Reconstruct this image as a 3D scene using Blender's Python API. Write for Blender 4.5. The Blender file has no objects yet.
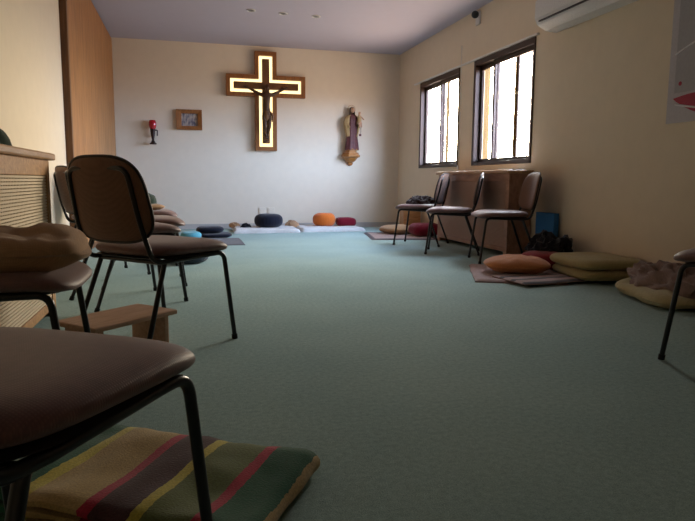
import bpy, bmesh, math, random
from math import sin, cos, pi, radians, sqrt, atan2
from mathutils import Vector, Matrix, noise, Euler

scn = bpy.context.scene
COL = scn.collection
random.seed(7)

# ------------------------------------------------------------------ camera
FPX = 618.517; YAW = 0.252836; PITCH = 0.128424; ROLL = 0.0072985; CAMZ = 0.7303
fv = Vector((sin(YAW)*cos(PITCH), cos(YAW)*cos(PITCH), -sin(PITCH)))
rv = Vector((cos(YAW), -sin(YAW), 0)); uv = rv.cross(fv)
r2 = rv*cos(ROLL)+uv*sin(ROLL); u2 = -rv*sin(ROLL)+uv*cos(ROLL)
cam_d = bpy.data.cameras.new('camera'); cam = bpy.data.objects.new('camera', cam_d); COL.objects.link(cam)
cam.matrix_world = Matrix(((r2.x, u2.x, -fv.x, 0), (r2.y, u2.y, -fv.y, 0), (r2.z, u2.z, -fv.z, CAMZ), (0, 0, 0, 1)))
cam_d.sensor_fit = 'HORIZONTAL'; cam_d.sensor_width = 36; cam_d.lens = 36*FPX/695
cam_d.clip_start = 0.02
scn.camera = cam

# ------------------------------------------------------------------ world, daylight, exposure
SKY_STRENGTH = 46.0
w = bpy.data.worlds.new('sky'); scn.world = w; w.use_nodes = True
nt = w.node_tree; nt.nodes.clear()
out = nt.nodes.new('ShaderNodeOutputWorld'); bg = nt.nodes.new('ShaderNodeBackground')
tc = nt.nodes.new('ShaderNodeTexCoord'); sep = nt.nodes.new('ShaderNodeSeparateXYZ')
nt.links.new(tc.outputs['Generated'], sep.inputs[0])
def wmap(src, a, b, smooth=False):
    q = nt.nodes.new('ShaderNodeMapRange'); q.inputs['From Min'].default_value = a; q.inputs['From Max'].default_value = b
    if smooth: q.interpolation_type = 'SMOOTHSTEP'
    nt.links.new(src, q.inputs['Value']); return q.outputs[0]
def wramp(cols):
    q = nt.nodes.new('ShaderNodeValToRGB'); e = q.color_ramp.elements
    e[0].position, e[0].color = cols[0][0], (*cols[0][1], 1); e[1].position, e[1].color = cols[-1][0], (*cols[-1][1], 1)
    for p, c in cols[1:-1]: k = e.new(p); k.color = (*c, 1)
    nt.links.new(zf, q.inputs['Fac']); return q.outputs[0]
zf = wmap(sep.outputs['Z'], -1, 1)
GROUND = (.27, .20, .15)
blue_side = wramp([(0, GROUND), (.46, GROUND), (.53, (.56, .73, 1.06)), (.7, (.55, .70, 1.0)), (1, (.28, .38, .60))])          # open sky
warm_side = wramp([(0, GROUND), (.46, GROUND), (.52, (1.35, 1.12, .82)), (.60, (1.35, 1.15, .88)), (.66, (1.45, 1.45, 1.38)), (.78, (.8, .85, .95)), (1, (.30, .38, .50))])  # sunlit houses
cr = nt.nodes.new('ShaderNodeMixRGB')
nt.links.new(wmap(sep.outputs['Y'], -.15, .35, True), cr.inputs[0]); nt.links.new(blue_side, cr.inputs[1]); nt.links.new(warm_side, cr.inputs[2])
nt.links.new(cr.outputs[0], bg.inputs['Color']); bg.inputs['Strength'].default_value = SKY_STRENGTH
nt.links.new(bg.outputs[0], out.inputs[0])

WY = [(7.209, 8.536), (5.496, 6.806)]; WZ = (0.915, 2.111)     # the two windows of the right wall
for (a, b) in WY:                                               # portals only guide the sky light in
    ld = bpy.data.lights.new('window_portal', 'AREA'); ld.shape = 'RECTANGLE'; ld.size = b-a; ld.size_y = WZ[1]-WZ[0]
    ld.cycles.is_portal = True
    lo = bpy.data.objects.new('window_portal', ld); COL.objects.link(lo)
    lo.location = (3.44, (a+b)/2, (WZ[0]+WZ[1])/2)
    lo.rotation_euler = Matrix(((0, 0, 1), (1, 0, 0), (0, 1, 0))).to_euler()
vs = scn.view_settings
vs.view_transform = 'Standard'; vs.look = 'None'; vs.exposure = 0.0; vs.gamma = 1.0; vs.use_curve_mapping = False

# ------------------------------------------------------------------ materials
def lin(c):
    return tuple((v/12.92 if v <= .04045 else ((v+.055)/1.055)**2.4) for v in c)
def hx(s):
    return lin(tuple(int(s[i:i+2], 16)/255 for i in (0, 2, 4)))
def newmat(name, rough=.7, metal=0., spec=.5):
    m = bpy.data.materials.new(name); m.use_nodes = True
    b = m.node_tree.nodes['Principled BSDF']
    b.inputs['Roughness'].default_value = rough; b.inputs['Metallic'].default_value = metal
    b.inputs['Specular IOR Level'].default_value = spec
    return m, m.node_tree, b
def nodes_noise(nt, scale, detail=4, rough=.6, dist=0, mapping=None):
    t = nt.nodes.new('ShaderNodeTexCoord'); n = nt.nodes.new('ShaderNodeTexNoise')
    n.inputs['Scale'].default_value = scale; n.inputs['Detail'].default_value = detail
    n.inputs['Roughness'].default_value = rough; n.inputs['Distortion'].default_value = dist
    if mapping:
        mp = nt.nodes.new('ShaderNodeMapping'); mp.inputs['Scale'].default_value = mapping
        nt.links.new(t.outputs['Object'], mp.inputs[0]); nt.links.new(mp.outputs[0], n.inputs['Vector'])
    else:
        nt.links.new(t.outputs['Object'], n.inputs['Vector'])
    return n
def ramp(nt, src, cols):
    r = nt.nodes.new('ShaderNodeValToRGB'); el = r.color_ramp.elements
    el[0].position, el[0].color = cols[0][0], (*cols[0][1], 1)
    el[1].position, el[1].color = cols[-1][0], (*cols[-1][1], 1)
    for p, c in cols[1:-1]:
        k = el.new(p); k.color = (*c, 1)
    nt.links.new(src, r.inputs['Fac']); return r
def bump(nt, b, src, strength=.3, dist=.002):
    u = nt.nodes.new('ShaderNodeBump'); u.inputs['Strength'].default_value = strength; u.inputs['Distance'].default_value = dist
    nt.links.new(src, u.inputs['Height']); nt.links.new(u.outputs[0], b.inputs['Normal'])
def sc(c, k): return tuple(min(1, v*k) for v in c)
def mottled(name, c, amt=.15, scale=30, rough=.8, bs=.2, bd=.002, spec=.3, mapping=None, metal=0):
    m, nt, b = newmat(name, rough, metal, spec)
    n = nodes_noise(nt, scale, mapping=mapping)
    r = ramp(nt, n.outputs['Fac'], [(.3, sc(c, 1-amt)), (.7, sc(c, 1+amt))])
    nt.links.new(r.outputs[0], b.inputs['Base Color'])
    if bs: bump(nt, b, n.outputs['Fac'], bs, bd)
    return m
def plain(name, c, rough=.5, metal=0., spec=.5):
    return mottled(name, c, .06, 60, rough, .04, .0005, spec, None, metal)
def fabric(name, c, amt=.14, ribs=260, rough=.9, spec=.15, axis='XY', sheen=.2):
    m, nt, b = newmat(name, rough, 0, spec)
    n = nodes_noise(nt, 45, 5)
    r = ramp(nt, n.outputs['Fac'], [(.25, sc(c, 1-amt)), (.75, sc(c, 1+amt))])
    t = nt.nodes.new('ShaderNodeTexCoord')
    w1 = nt.nodes.new('ShaderNodeTexWave'); w1.bands_direction = 'X'; w1.inputs['Scale'].default_value = ribs/6.283*1.0
    w2 = nt.nodes.new('ShaderNodeTexWave'); w2.bands_direction = 'Y'; w2.inputs['Scale'].default_value = ribs/6.283*1.0
    for q in (w1, w2): nt.links.new(t.outputs['Object'], q.inputs[0]); q.inputs['Distortion'].default_value = .3
    mx = nt.nodes.new('ShaderNodeMath'); mx.operation = 'MULTIPLY'
    nt.links.new(w1.outputs['Fac'], mx.inputs[0]); nt.links.new(w2.outputs['Fac'], mx.inputs[1])
    mm = nt.nodes.new('ShaderNodeMixRGB'); mm.blend_type = 'MULTIPLY'; mm.inputs[0].default_value = .35
    r2_ = ramp(nt, mx.outputs[0], [(0., (.55, .55, .55)), (.6, (1, 1, 1))])
    nt.links.new(r.outputs[0], mm.inputs[1]); nt.links.new(r2_.outputs[0], mm.inputs[2])
    nt.links.new(mm.outputs[0], b.inputs['Base Color'])
    b.inputs['Sheen Weight'].default_value = sheen
    bump(nt, b, mx.outputs[0], .35, .0008)
    return m
def wood(name, c1, c2, mapping=(12, 12, 1.2), rough=.45, scale=3, spec=.4):
    m, nt, b = newmat(name, rough, 0, spec)
    n = nodes_noise(nt, scale, 6, .65, .6, mapping)
    r = ramp(nt, n.outputs['Fac'], [(.3, c1), (.5, tuple((a+b_)/2 for a, b_ in zip(c1, c2))), (.7, c2)])
    nt.links.new(r.outputs[0], b.inputs['Base Color']); bump(nt, b, n.outputs['Fac'], .12, .001)
    return m
def emit(name, c, s):
    m = bpy.data.materials.new(name); m.use_nodes = True; nt = m.node_tree; nt.nodes.clear()
    o = nt.nodes.new('ShaderNodeOutputMaterial'); e_ = nt.nodes.new('ShaderNodeEmission')
    e_.inputs[0].default_value = (*c, 1); e_.inputs[1].default_value = s; nt.links.new(e_.outputs[0], o.inputs[0]); return m

M = {}
M['wall'] = mottled('cream_wall_paint', hx('e6d9c6'), .02, 9, .85, .25, .002, .2)
M['wall_right'] = mottled('beige_wall_paint', hx('e0d0b6'), .02, 9, .85, .25, .002, .2)
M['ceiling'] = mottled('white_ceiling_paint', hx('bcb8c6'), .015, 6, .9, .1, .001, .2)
M['carpet'] = None
m, nt, b = newmat('green_carpet', .95, 0, .1)
n1 = nodes_noise(nt, 260, 3, .7); n2 = nodes_noise(nt, 1.6, 3, .5); n3 = nodes_noise(nt, 55, 4, .7)
ra = ramp(nt, n1.outputs['Fac'], [(.3, hx('8ea49f')), (.7, hx('b3cac6'))])
rb = ramp(nt, n3.outputs['Fac'], [(.3, (.8, .8, .8)), (.7, (1.12, 1.12, 1.12))])
rc = ramp(nt, n2.outputs['Fac'], [(.35, (.93, .95, .95)), (.65, (1.05, 1.04, 1.02))])
x1 = nt.nodes.new('ShaderNodeMixRGB'); x1.blend_type = 'MULTIPLY'; x1.inputs[0].default_value = 1
x2 = nt.nodes.new('ShaderNodeMixRGB'); x2.blend_type = 'MULTIPLY'; x2.inputs[0].default_value = 1
nt.links.new(ra.outputs[0], x1.inputs[1]); nt.links.new(rb.outputs[0], x1.inputs[2])
nt.links.new(x1.outputs[0], x2.inputs[1]); nt.links.new(rc.outputs[0], x2.inputs[2]); nt.links.new(x2.outputs[0], b.inputs['Base Color'])
bump(nt, b, n1.outputs['Fac'], .6, .003)
M['carpet'] = m
M['skirt'] = plain('pale_grey_skirting', hx('b9b3ae'), .5)
M['bronze'] = plain('dark_bronze_aluminium', hx('3a2a22'), .4, .5)
M['ledge'] = plain('white_painted_ledge', hx('e0dcd4'), .5)
M['ward'] = wood('oak_wardrobe_veneer', hx('8a5c34'), hx('c08a55'), (9, 9, .7), .5, 3)
M['ward_edge'] = wood('dark_oak_edge', hx('5c3b20'), hx('7a5230'), (9, 9, .7), .5, 3)
M['oak'] = wood('light_oak', hx('9a6c42'), hx('c39563'), (2, 14, 14), .5, 3)
M['bench'] = wood('pale_pine', hx('b48a6c'), hx('d0a98c'), (2, 14, 14), .5, 3)
M['cov'] = wood('radiator_cover_oak', hx('8c6450'), hx('b48c74'), (14, 2, 6), .5, 2.5)
M['cov_top'] = wood('radiator_cover_top_oak', hx('9c7450'), hx('c49c72'), (14, 2, 14), .38, 2.5)
M['lattice'] = plain('woven_cane', hx('d8c4a8'), .7)
M['lattice_r'] = plain('woven_brown_lattice', hx('b08c78'), .7)
M['dark_inside'] = plain('dark_inside', hx('1c1816'), .9)
M['frame_blk'] = plain('black_enamel_tube', hx('0e0c0e'), .28, .0, .5)
M['rubber'] = plain('black_rubber', hx('121212'), .8)
M['seat'] = fabric('mauve_brown_upholstery', hx('7a5650'), .16, 430, .5, .45, sheen=.22)
M['back'] = fabric('brown_back_upholstery', hx('76543f'), .1, 430, .65, .3, sheen=.12)
M['edging'] = plain('dark_edging', hx('1d1512'), .55)
M['zafu_navy'] = fabric('navy_cushion_cotton', hx('151828'), .15, 500)
M['zafu_orange'] = fabric('orange_cushion_cotton', hx('e0762f'), .08, 500)
M['orange2'] = fabric('dusty_orange_cotton', hx('c98250'), .08, 500)
M['maroon'] = fabric('maroon_cotton', hx('7c1428'), .12, 500)
M['crimson'] = fabric('dark_red_cotton', hx('8a1c22'), .12, 500)
M['white_mat'] = fabric('white_quilted_cotton', hx('e2e0dc'), .05, 500)
M['teal'] = fabric('turquoise_cotton', hx('66b4c4'), .08, 500)
M['slate'] = fabric('slate_blue_cotton', hx('27323c'), .12, 500)
M['grey_mat'] = fabric('dark_grey_mat', hx('3c3c46'), .08, 500)
M['olive'] = fabric('olive_cotton', hx('b0a070'), .1, 500)
M['tan_c'] = fabric('tan_pillow_cotton', hx('b08a68'), .1, 500)
M['beige_c'] = fabric('beige_cushion_cotton', hx('b08a62'), .1, 500)
M['cream_c'] = fabric('cream_quilt_cotton', hx('bcae84'), .12, 500)
M['brown_wool'] = fabric('brown_wool', hx('8a7268'), .12, 350)
M['dark_green_c'] = fabric('dark_green_cotton', hx('24382c'), .15, 500)
M['black_c'] = fabric('black_knit', hx('15151c'), .3, 300)
M['darkbrown_c'] = fabric('dark_brown_knit', hx('33231e'), .3, 300)
M['rug'] = fabric('pale_pink_woven_rug', hx('a88e84'), .14, 300)
M['rug_edge'] = fabric('dark_rug_binding', hx('3a2c34'), .1, 500)
M['blue_foam'] = plain('blue_foam', hx('2a6ea8'), .7)
M['white_pl'] = plain('white_plastic', hx('dcdad6'), .4)
M['plate_pl'] = plain('cream_plastic', hx('e2d6c4'), .8)
M['dark_pl'] = plain('dark_plastic', hx('1b1a1d'), .4)
M['chrome'] = plain('brushed_steel', hx('b0b0b0'), .3, .9)
M['corpus'] = wood('dark_carved_wood', hx('3a2212'), hx('5a3a20'), (8, 8, 4), .45, 6)
M['cross_in'] = wood('dark_oak_cross', hx('5a3a1e'), hx('7c5228'), (9, 9, 2), .5, 4)
M['cross_out'] = wood('walnut_cross_frame', hx('7c4c26'), hx('a06a38'), (9, 9, 2), .45, 4)
M['led'] = emit('warm_backlight', (1.0, .74, .36), 2.2)
M['gilt'] = plain('gilt_paint', hx('b08a52'), .4, .3)
M['robe'] = mottled('brown_painted_robe', hx('5c3434'), .25, 25, .5, .2)
M['cloak'] = mottled('cream_gold_cloak', hx('b09468'), .2, 25, .45, .2)
M['skin'] = plain('painted_skin', hx('c49a7c'), .5)
M['hair'] = plain('painted_hair', hx('3a2418'), .6)
M['bracket'] = wood('bracket_oak', hx('8c5828'), hx('c08440'), (4, 4, 10), .4, 4)
M['red_glass'] = plain('red_glass', hx('b01024'), .12, 0, .8)
M['dark_metal'] = plain('dark_metal', hx('30221f'), .4, .5)
M['poster'] = plain('grey_poster_paper', hx('b9b4b6'), .5)
M['poster_in'] = plain('grey_poster_print', hx('a3a0a2'), .5)
M['poster_red'] = plain('crimson_print', hx('9c1636'), .5)
M['poster_white'] = plain('white_print', hx('dedbdc'), .5)

m, nt, b = newmat('pane_glass', .02, 0, .5)
b.inputs['Transmission Weight'].default_value = 1
tr = nt.nodes.new('ShaderNodeBsdfTransparent'); tr.inputs[0].default_value = (.96, .97, .97, 1)
gl = nt.nodes.new('ShaderNodeBsdfGlossy'); gl.inputs['Roughness'].default_value = .02
mx = nt.nodes.new('ShaderNodeMixShader'); mx.inputs[0].default_value = .06
nt.links.new(tr.outputs[0], mx.inputs[1]); nt.links.new(gl.outputs[0], mx.inputs[2])
nt.links.new(mx.outputs[0], nt.nodes['Material Output'].inputs[0]); M['glass'] = m
def sheer(name, col, k):
    m, nt, b = newmat(name, .8)
    tr = nt.nodes.new('ShaderNodeBsdfTransparent'); tr.inputs[0].default_value = (*col, 1)
    tl = nt.nodes.new('ShaderNodeBsdfTranslucent'); tl.inputs[0].default_value = (*col, 1)
    mx = nt.nodes.new('ShaderNodeMixShader'); mx.inputs[0].default_value = k
    nt.links.new(tr.outputs[0], mx.inputs[1]); nt.links.new(tl.outputs[0], mx.inputs[2])
    nt.links.new(mx.outputs[0], nt.nodes['Material Output'].inputs[0]); return m
M['sheer'] = sheer('yellow_sheer_curtain', (.24, .175, .095), .5)

# picture print, generic blue-grey figures
m, nt, b = newmat('faded_picture_print', .4)
n = nodes_noise(nt, 14, 3, .5, 0, (2.4, 1, 1))
r = ramp(nt, n.outputs['Fac'], [(.35, hx('4c4a5c')), (.5, hx('8a8488')), (.65, hx('b8aa9c'))]); nt.links.new(r.outputs[0], b.inputs['Base Color']); M['print'] = m

# ------------------------------------------------------------------ helpers
def setp(o, label=None, cat=None, group=None, kind=None):
    if label: o['label'] = label
    if cat: o['category'] = cat
    if group: o['group'] = group
    if kind: o['kind'] = kind
    return o
def thing(name, label, cat, loc=(0, 0, 0), rz=0, group=None, kind=None):
    o = bpy.data.objects.new(name, None); COL.objects.link(o); o.empty_display_size = .05
    o.location = loc; o.rotation_euler = (0, 0, rz)
    return setp(o, label, cat, group, kind)
def obj(name, bm, mat, parent=None, loc=None, rot=None, smooth=True, bevel=0, subsurf=0):
    me = bpy.data.meshes.new(name); bmesh.ops.recalc_face_normals(bm, faces=bm.faces[:]); bm.to_mesh(me); bm.free()
    for mm in (mat if isinstance(mat, (list, tuple)) else [mat]): me.materials.append(mm)
    if smooth:
        for p in me.polygons: p.use_smooth = True
        try: me.set_sharp_from_angle(angle=radians(40))
        except Exception: pass
    o = bpy.data.objects.new(name, me); COL.objects.link(o)
    if parent: o.parent = parent
    if loc is not None: o.location = loc
    if rot is not None: o.rotation_euler = rot
    if bevel:
        bv = o.modifiers.new('bevel', 'BEVEL'); bv.width = bevel; bv.segments = 2; bv.limit_method = 'ANGLE'
    if subsurf:
        s = o.modifiers.new('sub', 'SUBSURF'); s.levels = subsurf; s.render_levels = subsurf
    return o
def box(bm, x0, x1, y0, y1, z0, z1, mi=0):
    vs_ = [bm.verts.new((x, y, z)) for x in (x0, x1) for y in (y0, y1) for z in (z0, z1)]
    for f in ((0, 1, 3, 2), (4, 6, 7, 5), (0, 4, 5, 1), (2, 3, 7, 6), (0, 2, 6, 4), (1, 5, 7, 3)):
        fc = bm.faces.new([vs_[i] for i in f]); fc.material_index = mi
    return bm
def B(*a):
    bm = bmesh.new(); box(bm, *a); return bm
def fillet(pts, rad, n=6):
    pts = [Vector(p) for p in pts]; out = [pts[0]]
    for i in range(1, len(pts)-1):
        a, p, c = pts[i-1], pts[i], pts[i+1]
        r_ = rad[i-1] if isinstance(rad, (list, tuple)) else rad
        d1 = (a-p); d2 = (c-p); t = min(r_, d1.length*.49, d2.length*.49)
        s, e_ = p+d1.normalized()*t, p+d2.normalized()*t
        for k in range(n+1):
            u = k/n; out.append(s*(1-u)**2+p*2*u*(1-u)+e_*u*u)
    out.append(pts[-1]); return out
def tube(bm, pts, r, seg=10, cap=True):
    pts = [Vector(p) for p in pts]; rings = []
    t0 = (pts[1]-pts[0]).normalized(); nrm = t0.orthogonal().normalized()
    for i, p in enumerate(pts):
        if i == 0: t = (pts[1]-p)
        elif i == len(pts)-1: t = (p-pts[i-1])
        else: t = (pts[i+1]-pts[i-1])
        t.normalize(); nrm = (nrm-t*nrm.dot(t)).normalized(); bn = t.cross(nrm)
        rr = r[i] if isinstance(r, (list, tuple)) else r
        rings.append([bm.verts.new(p+(nrm*cos(2*pi*k/seg)+bn*sin(2*pi*k/seg))*rr) for k in range(seg)])
    for i in range(len(rings)-1):
        for k in range(seg):
            bm.faces.new((rings[i][k], rings[i][(k+1) % seg], rings[i+1][(k+1) % seg], rings[i+1][k]))
    if cap: bm.faces.new(rings[0][::-1]); bm.faces.new(rings[-1])
    return bm
def T(pts, r, seg=10): return tube(bmesh.new(), pts, r, seg)
def lathe(bm, prof, seg=24, c=(0, 0, 0), sx=1, sy=1, fold=0, nf=9, ph=0):
    rings = []
    for (r_, z) in prof:
        rings.append([bm.verts.new((c[0]+r_*sx*(1+fold*cos(nf*2*pi*k/seg+ph))*cos(2*pi*k/seg), c[1]+r_*sy*(1+fold*cos(nf*2*pi*k/seg+ph))*sin(2*pi*k/seg), c[2]+z)) for k in range(seg)])
    for i in range(len(rings)-1):
        for k in range(seg): bm.faces.new((rings[i][k], rings[i][(k+1) % seg], rings[i+1][(k+1) % seg], rings[i+1][k]))
    bm.faces.new(rings[0][::-1]); bm.faces.new(rings[-1]); return bm
def sgnp(v, p): return math.copysign(abs(v)**p, v)
def pillow(w_, d_, h_, n=3.0, seg=56, rings=12, crown=.55, wob=.0, seed=0, edge=.18, floor=None, dent=0):
    """padded cushion: superellipse plan, domed top and bottom meeting in a seam; bottom at z=0"""
    bm = bmesh.new(); top = []; bot = []
    def pt(s, a, side):
        ca, sa = cos(a), sin(a)
        x = w_/2*s*sgnp(ca, 2/n); y = d_/2*s*sgnp(sa, 2/n)
        z = (1-s**(2.0/edge*.5))**crown if s < 1 else 0
        z = h_/2*z*side
        q = Vector((x*7+seed*3.1, y*7+seed, side*2.3+seed))
        if wob:
            k = noise.noise(q)*wob+noise.noise(q*2.6)*wob*.5
            z += k*(1-s**6)
            x += noise.noise(q*.6+Vector((9, 0, 0)))*wob*s; y += noise.noise(q*.6+Vector((0, 9, 0)))*wob*s
        if dent and side > 0: z -= dent*math.exp(-(s*1.6)**2)
        z += h_/2
        if side < 0 and floor is not None: z = max(z, floor)
        return (x, y, z)
    c_t = bm.verts.new(pt(0, 0, 1)); c_b = bm.verts.new(pt(0, 0, -1))
    ss = [sin(pi/2*(i/rings)) for i in range(1, rings+1)]
    for i, s in enumerate(ss):
        top.append([bm.verts.new(pt(s, 2*pi*k/seg, 1)) for k in range(seg)])
        bot.append(top[-1] if i == rings-1 else [bm.verts.new(pt(s, 2*pi*k/seg, -1)) for k in range(seg)])
    for k in range(seg):
        bm.faces.new((c_t, top[0][k], top[0][(k+1) % seg])); bm.faces.new((c_b, bot[0][(k+1) % seg], bot[0][k]))
        for i in range(rings-1):
            bm.faces.new((top[i][k], top[i+1][k], top[i+1][(k+1) % seg], top[i][(k+1) % seg]))
            bm.faces.new((bot[i][k], bot[i][(k+1) % seg], bot[i+1][(k+1) % seg], bot[i+1][k]))
    return bm
def zafu(R_, H_, seed=0, pleats=28):
    bm = bmesh.new(); prof = []
    N = 14
    for i in range(N+1):
        a = -pi/2+pi*i/N
        prof.append((max(.004, R_*abs(cos(a))**.5), H_/2+H_/2*sgnp(sin(a), .85)))
    seg = pleats*3; rings = []
    for j, (r_, z) in enumerate(prof):
        k_ = sin(pi*j/N)
        rings.append([bm.verts.new((r_*(1+.012*k_*cos(pleats*2*pi*k/seg)+.02*noise.noise(Vector((cos(2*pi*k/seg)*2+seed, sin(2*pi*k/seg)*2, z*9))))*cos(2*pi*k/seg),
              r_*(1+.012*k_*cos(pleats*2*pi*k/seg))*sin(2*pi*k/seg), z+(.012*noise.noise(Vector((cos(2*pi*k/seg)*r_*8, sin(2*pi*k/seg)*r_*8, seed))) if j > N/2 else 0))) for k in range(seg)])
    for i in range(len(rings)-1):
        for k in range(seg): bm.faces.new((rings[i][k], rings[i][(k+1) % seg], rings[i+1][(k+1) % seg], rings[i+1][k]))
    bm.faces.new(rings[0][::-1]); bm.faces.new(rings[-1]); return bm
def heap(w_, d_, h_, seed=0, sub=5, fold=.35, sharp=3.0):
    """crumpled cloth bundle resting on z=0"""
    bm = bmesh.new(); bmesh.ops.create_icosphere(bm, subdivisions=sub, radius=1)
    for v in bm.verts:
        p = v.co.copy(); q = p*1.3+Vector((seed*5.3, seed*1.7, seed))
        q2 = Vector((q.x*.55+q.y*.3, q.y*1.25-q.x*.4, q.z*.7))
        f1 = 1-2*sqrt(noise.noise(q2*sharp*.6)**2+.004); f2 = 1-2*sqrt(noise.noise(q2*sharp*1.4+Vector((4, 4, 4)))**2+.006)
        k = 1+fold*(f1-.6)+fold*.45*(f2-.6)+.25*noise.noise(q*.9); kk = 1+(k-1)*.4+.2*noise.noise(q*1.1+Vector((8, 1, 3)))
        v.co = Vector((p.x*w_/2*kk, p.y*d_/2*kk, 0))
        z = max(p.z, 0)**.8*h_*k
        v.co.z = max(0.002 if p.z <= 0 else z, 0.002) if p.z > -.25 else 0
    return bm
def sheet(w_, d_, th, nx=40, ny=40, wob=.004, seed=0, corner=.02, mi=None):
    """soft mat: rounded rectangle slab with small waves, bottom z=0"""
    bm = bmesh.new(); top = {}; bot = {}
    for i in range(nx+1):
        for j in range(ny+1):
            u, v_ = i/nx*2-1, j/ny*2-1
            x = u*w_/2; y = v_*d_/2
            ex = min(1, (1-abs(u))*w_/2/(th*.8+1e-6)); ey = min(1, (1-abs(v_))*d_/2/(th*.8+1e-6))
            ed = sqrt(max(0, 1-(1-min(ex, ey))**2))
            z = th*(.35+.65*ed)+wob*(noise.noise(Vector((x*5+seed, y*5, seed)))+.5*noise.noise(Vector((x*13+seed, y*13, seed))))
            ox = wob*2*noise.noise(Vector((y*4, seed, 3)))*u; oy = wob*2*noise.noise(Vector((x*4, seed, 7)))*v_
            top[i, j] = bm.verts.new((x+ox, y+oy, max(z, .004))); bot[i, j] = bm.verts.new((x+ox, y+oy, 0))
    for i in range(nx):
        for j in range(ny):
            f = bm.faces.new((top[i, j], top[i+1, j], top[i+1, j+1], top[i, j+1]))
            if mi and mi((i+.5)/nx, (j+.5)/ny): f.material_index = 1
            bm.faces.new((bot[i, j], bot[i, j+1], bot[i+1, j+1], bot[i+1, j]))
    for i in range(nx):
        bm.faces.new((top[i, 0], bot[i, 0], bot[i+1, 0], top[i+1, 0])); bm.faces.new((top[i, ny], top[i+1, ny], bot[i+1, ny], bot[i, ny]))
    for j in range(ny):
        bm.faces.new((top[0, j], top[0, j+1], bot[0, j+1], bot[0, j])); bm.faces.new((top[nx, j], bot[nx, j], bot[nx, j+1], top[nx, j+1]))
    if mi:
        for f in bm.faces:
            pass
    return bm
def prism(bm, poly, axis, a, b, mi=0):
    """extrude a 2D polygon; axis 'Y': poly in XZ between y=a..b ; 'Z': poly in XY ; 'X': poly in YZ"""
    def P3(p, t): return {'Y': (p[0], t, p[1]), 'Z': (p[0], p[1], t), 'X': (t, p[0], p[1])}[axis]
    A = [bm.verts.new(P3(p, a)) for p in poly]; C_ = [bm.verts.new(P3(p, b)) for p in poly]
    n = len(poly)
    for i in range(n):
        bm.faces.new((A[i], A[(i+1) % n], C_[(i+1) % n], C_[i])).material_index = mi
    bm.faces.new(A[::-1]).material_index = mi; bm.faces.new(C_).material_index = mi
    return bm
def skin(name, verts, edges, mat, parent=None, loc=None, rot=None, root=0, sub=1):
    me = bpy.data.meshes.new(name); me.from_pydata([v[:3] for v in verts], edges, []); me.materials.append(mat)
    o = bpy.data.objects.new(name, me); COL.objects.link(o)
    if parent: o.parent = parent
    if loc is not None: o.location = loc
    if rot is not None: o.rotation_euler = rot
    o.modifiers.new('skin', 'SKIN')
    sv = me.skin_vertices[0].data if me.skin_vertices else None
    if sv is None:
        bm = bmesh.new(); bm.from_mesh(me); bm.verts.layers.skin.verify(); bm.to_mesh(me); bm.free(); sv = me.skin_vertices[0].data
    for i, v in enumerate(verts):
        r_ = v[3]; sv[i].radius = (r_, r_) if not isinstance(r_, tuple) else r_
        sv[i].use_root = (i == root)
    s = o.modifiers.new('sub', 'SUBSURF'); s.levels = sub+1; s.render_levels = sub+1
    return o
def copy_tree(o, parent=None):
    c = o.copy(); COL.objects.link(c)
    if parent: c.parent = parent
    for ch in list(o.children): copy_tree(ch, c)
    return c
def struct(name, bm, mat, parent=None, smooth=False, bevel=0):
    o = obj(name, bm, mat, parent, smooth=smooth, bevel=bevel)
    if not parent: o['kind'] = 'structure'
    return o

# ------------------------------------------------------------------ room
XL, XR, YB, YN, H = -1.02, 3.27, 9.47, -1.6, 2.684
WARD_X, WARD_Y = -0.966, 5.937
struct('floor', B(-1.7, XR+.2, YN-.1, YB+.1, -.1, 0), M['carpet'])
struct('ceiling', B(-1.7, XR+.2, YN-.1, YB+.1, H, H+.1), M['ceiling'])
struct('wall_back', B(-1.7, XR+.2, YB, YB+.1, 0, H), M['wall'])
struct('wall_left', B(XL-.12, XL, YN, WARD_Y, 0, H), M['wall'])
struct('wall_near', B(XL-.12, XR+.2, YN-.1, YN, 0, H), M['wall'])
bm = bmesh.new()
TH = .17
box(bm, XR, XR+TH, YN, YB, 0, WZ[0]); box(bm, XR, XR+TH, YN, YB, WZ[1], H)
for a, b_ in ((YN, WY[1][0]), (WY[1][1], WY[0][0]), (WY[0][1], YB)): box(bm, XR, XR+TH, a, b_, WZ[0], WZ[1])
struct('wall_right', bm, M['wall_right'])
struct('baseboard_back', B(WARD_X, XR, YB-.015, YB, 0, .075), M['skirt'], bevel=.003)
struct('baseboard_right', B(XR-.013, XR, YN, YB-.015, 0, .075), M['skirt'], bevel=.003)
struct('baseboard_left', B(XL, XL+.013, YN, WARD_Y, 0, .075), M['skirt'], bevel=.003)
struct('trim_1', B(XR-.03, XR, 5.44, 8.75, WZ[1]+.004, WZ[1]+.022), M['ledge'], bevel=.002)

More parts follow.
